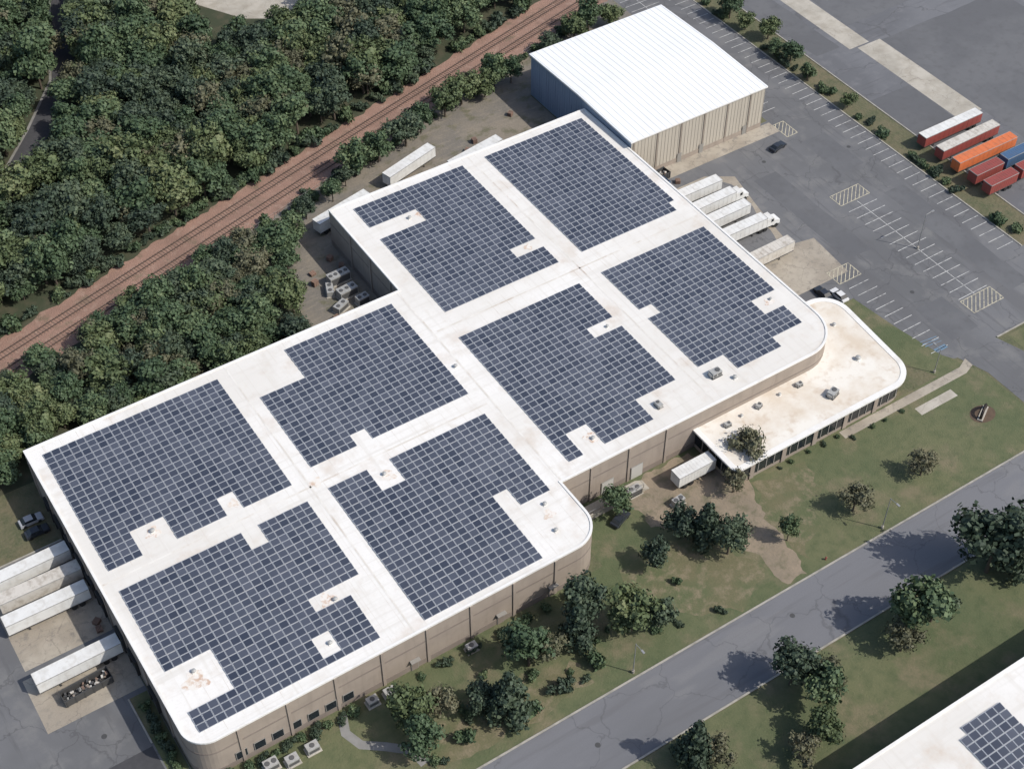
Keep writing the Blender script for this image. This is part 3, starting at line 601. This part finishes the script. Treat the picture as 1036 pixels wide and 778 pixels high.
# ------------------------------------------------------------------ trees
def tree_mesh(seed,Rr=4.0,Ht=10.0,nl=2300,leaf='leaf',kind='round',name='tree',ls=0.30):
    r=np.random.default_rng(seed); m=MB(); base=Ht*(.28 if kind=='round' else .12)
    if kind!='bush':
        m.cyl((0,0,0),.26,'z',Ht*.62,'bark',8,.09)
    cz=Ht*.62 if kind!='bush' else Ht*.45; rz=(Ht-base)/2 if kind!='bush' else Ht*.5
    lobes=[]
    nlob=int(r.integers(18,27)) if kind!='bush' else 7
    ex,ey=r.uniform(.8,1.2),r.uniform(.8,1.2)
    for i in range(nlob):
        if kind=='cone':
            h=(i+.5)/nlob; rad=Rr*(1-h)*.75; t=i*2.4+r.uniform(-.3,.3); c=(rad*math.cos(t),rad*math.sin(t),base+h*(Ht-base)*.95); lr=Rr*(.5-.3*h)
        else:
            t=i*2.399+r.uniform(-.6,.6); h=r.uniform(-.75,.95); rr=math.sqrt(max(0,1-h*h))*Rr*.74*r.uniform(.5,1.25)
            c=(rr*math.cos(t)*ex,rr*math.sin(t)*ey,cz+h*rz*.75); lr=Rr*r.uniform(.17,.42)
        lobes.append((np.array(c),lr,r.uniform(0,1)))
    if kind!='cone': lobes.append((np.array((0,0,cz)),Rr*.5,.4))
    if kind=='round':
        for c,lr,_ in lobes[:7]:
            p=Vector((0,0,Ht*.3+.1*abs(c[2]-Ht*.3))); q=Vector(c)
            m.cyl(p,.11,q-p,(q-p).length,'bark',6,.04)
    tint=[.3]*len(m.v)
    for c,lr,tt in lobes:
        b=bmesh.new(); bmesh.ops.create_icosphere(b,subdivisions=1,radius=lr*.62)
        n0=len(m.v)
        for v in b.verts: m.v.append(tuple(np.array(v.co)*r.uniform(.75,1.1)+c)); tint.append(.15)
        for f in b.faces: m.f.append(tuple(n0+v.index for v in f.verts)); m.m.append(m.mi(leaf))
        b.free()
    tot=sum(l[1]**2 for l in lobes); mi=m.mi(leaf)
    for c,lr,tt in lobes:
        k=int(nl*lr*lr/tot)
        d=r.normal(size=(k,3)); d/=np.linalg.norm(d,axis=1)[:,None]
        rad=lr*(r.uniform(.66,1.32,size=k)); pos=c+d*rad[:,None]*np.array([1,1,.88])
        nrm=d+r.normal(scale=.5,size=(k,3)); nrm/=np.linalg.norm(nrm,axis=1)[:,None]
        a=np.cross(nrm,r.normal(size=(k,3))); a/=np.linalg.norm(a,axis=1)[:,None]; b2=np.cross(nrm,a)
        s=ls*r.uniform(.45,1.35,size=k)[:,None]; e=r.uniform(.55,1.0,size=k)[:,None]
        sk=r.uniform(-.4,.4,size=(k,1))
        q=[pos-a*s-b2*s*e*.6,pos+a*s*.7-b2*s*e,pos+a*s+b2*s*(e*.7+sk),pos-a*s*.6+b2*s*e]
        for i in range(k):
            n0=len(m.v)
            for z in q: m.v.append(tuple(z[i]))
            m.f.append((n0,n0+1,n0+2,n0+3)); m.m.append(mi)
            tint+= [float(np.clip(.25+.5*tt+r.normal(scale=.16),0,1))]*4
    me=m.mesh(name); at=me.attributes.new("tint",'FLOAT','POINT'); at.data.foreach_set("value",tint)
    return me
round_=[tree_mesh(10+i,4.0,10+i%3,2100,'leaf','round',ls=.29) for i in range(5)]
yel_=[tree_mesh(20+i,4.0,9.5+i,2000,'leaf_y','round',ls=.28) for i in range(2)]
dark_=[tree_mesh(30+i,4.0,9.5+i%2,2100,'leaf_d','round',ls=.27) for i in range(3)]
olive_=[tree_mesh(40+i,3.8,9.0,1400,'leaf_o','round',ls=.23) for i in range(2)]
cone_=[tree_mesh(50+i,3.0,11,2000,'leaf_d','cone',ls=.28) for i in range(2)]
bush_=[tree_mesh(60+i,1.5,1.9,600,'leaf','bush',ls=.17) for i in range(2)]+[tree_mesh(63,1.5,1.7,600,'leaf_d','bush',ls=.17)]

def plant(kind,x,y,r,name=None,parent=None,hs=1.0):
    lst={'r':round_,'d':dark_,'o':olive_,'c':cone_,'b':bush_,'y':yel_}[kind]; me=random.choice(lst)
    base={'r':4.0,'d':4.0,'o':3.8,'c':3.0,'b':1.5,'y':4.0}[kind]; s=r/base
    nm=name or {'r':'deciduous_tree','d':'deciduous_tree','o':'deciduous_tree','y':'deciduous_tree','c':'conifer_tree','b':'shrub'}[kind]
    return put(me,nm,(x,y,0),random.uniform(0,6.28),parent,sc=(s*random.uniform(.9,1.1),s*random.uniform(.9,1.1),s*hs*random.uniform(.9,1.1)))
for k,x,y,r in [('r',-1.8,-35.5,2.6),('d',4.4,-45.4,3.4),('c',7.2,-48.5,3.0),('d',9.0,-52.5,3.3),('d',-2.8,-48.1,2.8),('o',23.8,-38.5,3.4),('o',18.1,-42.6,2.2),
    ('r',19.2,-55.8,1.8),('o',32.9,-57,2.8),('o',48.2,-57.5,2.5),('d',-19.2,-50.3,3.8),('c',-22.5,-53.7,3.0),('y',-13.7,-56.1,3.8),('d',-10.0,-58.5,3.2),('b',-22,-58.4,2.0),('r',-31,-52.6,3.8),
    ('o',-28,-53.5,3.0),('c',-38.5,-58.5,3.4),('d',-41.5,-55.5,2.6),('y',-51.8,-51.6,3.8),('r',-53.1,-56.8,3.4),('b',-29.1,-59.2,1.8),('b',-46,-58.5,1.8),('b',-35,-60,1.8),('o',-47.5,-53,2.8),
    ('d',42.7,-78.8,6.0),('c',46.5,-80.5,3.6),('r',24.3,-80.8,4.6),('o',20,-82.5,3.0),('d',28,-81,3.4),('d',1.3,-77.6,4.0),('r',3.2,-82.6,3.4),('o',-5.8,-88.5,2.6),('y',-1.3,-87.8,3.0),('c',-19.9,-80.3,3.0),('o',-17,-82,2.6),('o',6,-80.5,2.6)]:
    plant(k,x,y,r,hs=1.0 if r>2.2 else 1.2)
for x in np.arange(-78,-58,2.2): plant('b',x,-45.0+random.uniform(-.3,.3),random.uniform(.9,1.4))
for x in np.arange(-50,-14,4.5): plant('b',x+random.uniform(-1,1),-45.4,random.uniform(.7,1.2))
for i in range(26): plant('b',random.uniform(-55,5),random.uniform(-61,-50),random.uniform(.6,1.3))
for y in np.arange(-39,-25,2.0): plant('b',-84.8,y,random.uniform(.9,1.3))
for x in np.arange(28,58,3.4): plant('b',x+random.uniform(-.8,.8),-42.9 if x<43 else -44.6,random.uniform(.4,.7))
for x,y,r in [(111,74,3.4),(113,62,3.0),(111.5,52,2.8),(109.8,44,2.0),(111,37,1.8),(110.5,31,2.2),(110,19,1.8),(111,24,1.4),(110,7,1.2),(109.8,-3.8,1.5),(110,-16.3,1.8),(111,-20,1.6),(112,90,3.5),(111,98,3.5),(111,68,2.2),(110,56,2.0)]:
    plant(random.choice('ry') if r>1.9 else 'b',x,y,r,hs=.8)
for i in range(26): plant('b',109.9+random.uniform(-.4,.6),random.uniform(-22,95),random.uniform(.8,1.7))
for x,y,r in [(-15.5,58,2.8),(-10,63,2.6),(-2.7,65,3.2),(2,68,2.8),(5.6,70,3.2),(12,71.5,2.6),(19.7,73,3.4),(25,75.5,2.8),(32.5,77.6,3.4),(38,79.5,3),(43.9,79,3.4),(48,81.5,3),(52,80.5,2.8),(73.4,86,3.4),(79,88,3.2),(84.7,87,3),(-20,54,3),(66,85,2.6)]:
    plant(random.choice('rrdy'),x,y,r*random.uniform(.75,1.25),hs=.85)
for i in range(70):
    x=random.uniform(-20,90); plant('b',x,rail(x)-7.2+random.uniform(-1.4,.6),random.uniform(.8,2.0))
for i in range(90):
    x=random.uniform(-95,75); plant('b',x,rail(x)+6.8+random.uniform(-.5,1.2),random.uniform(1,2.6))
def dist_cl(x,y):
    b=1e9
    for p,q in zip(cl,cl[1:]):
        p=Vector(p);q=Vector(q);d=q-p;t=max(0,min(1,((Vector((x,y))-p).dot(d))/d.length_squared)); b=min(b,(Vector((x,y))-p-d*t).length)
    return b
def scatter(name,P,sp,rlo,rhi,hs=1.0,kinds='rrrrdddyyo'):
    e=empty(name); xs=[p[0] for p in P];ys=[p[1] for p in P]; n=0
    y=min(ys); row=0
    while y<max(ys):
        x=min(xs)+(row%2)*sp/2
        while x<max(xs):
            px=x+random.uniform(-.45,.45)*sp; py=y+random.uniform(-.45,.45)*sp
            if pip(px,py,P) and not (dist_cl(px,py)<3.9) and not (0<px<40 and 129<py<160):
                k=random.choice(kinds); plant(k,px,py,random.uniform(rlo,rhi),'tree',e,hs*random.uniform(.75,1.15)); n+=1
            x+=sp
        y+=sp*.87; row+=1
    return n
n1=scatter('forest',[(-105,rail(-105)+8.5),(75,rail(75)+8.5),(78,110),(60,135),(30,170),(-10,195),(-45,195),(-105,120)],4.7,2.6,5.0,.88)
n2=scatter('woodland_belt',[(-110,28),(-88,27),(-84,29.5),(-40,30),(-25,30.5),(-23,45),(-19,54),(-22,rail(-22)-8),(-110,rail(-110)-8)],4.1,2.2,4.0,.82)

# ------------------------------------------------------------------ light
az=Vector((0.62,-0.78,0)).normalized(); el=math.radians(47)
sd=Vector((az.x*math.cos(el),az.y*math.cos(el),math.sin(el)))
s=bpy.data.lights.new('sun','SUN'); s.energy=3.8; s.angle=math.radians(.6); s.color=(1,.95,.87)
so=bpy.data.objects.new('sun',s); COL.objects.link(so); so.rotation_euler=(-sd).to_track_quat('-Z','Y').to_euler()
w=bpy.data.worlds.new("World"); scene.world=w; w.use_nodes=True; nt=w.node_tree
sk=nt.nodes.new("ShaderNodeTexSky"); sk.sky_type='NISHITA'; sk.sun_disc=False; sk.sun_elevation=el; sk.sun_rotation=math.atan2(az.x,az.y); sk.dust_density=2.0
bg=nt.nodes["Background"]; nt.links.new(sk.outputs[0],bg.inputs[0]); bg.inputs[1].default_value=0.15
scene.view_settings.view_transform='Standard'; scene.view_settings.look='None'; scene.view_settings.exposure=0

# ------------------------------------------------------------------ camera
pt,a=math.radians(46.5),math.radians(57.0); Hc=200.0
fw=Vector((math.cos(a),math.sin(a),0))
pos=-fw*Hc*math.cos(pt)/math.sin(pt)+Vector((0,0,Hc))
c=bpy.data.cameras.new('camera'); c.sensor_width=36; c.lens=1500/1036*36; c.clip_start=1; c.clip_end=6000
co=bpy.data.objects.new('camera',c); COL.objects.link(co); co.location=pos
d=fw*math.cos(pt)+Vector((0,0,-math.sin(pt))); co.rotation_euler=d.to_track_quat('-Z','Y').to_euler()
scene.camera=co
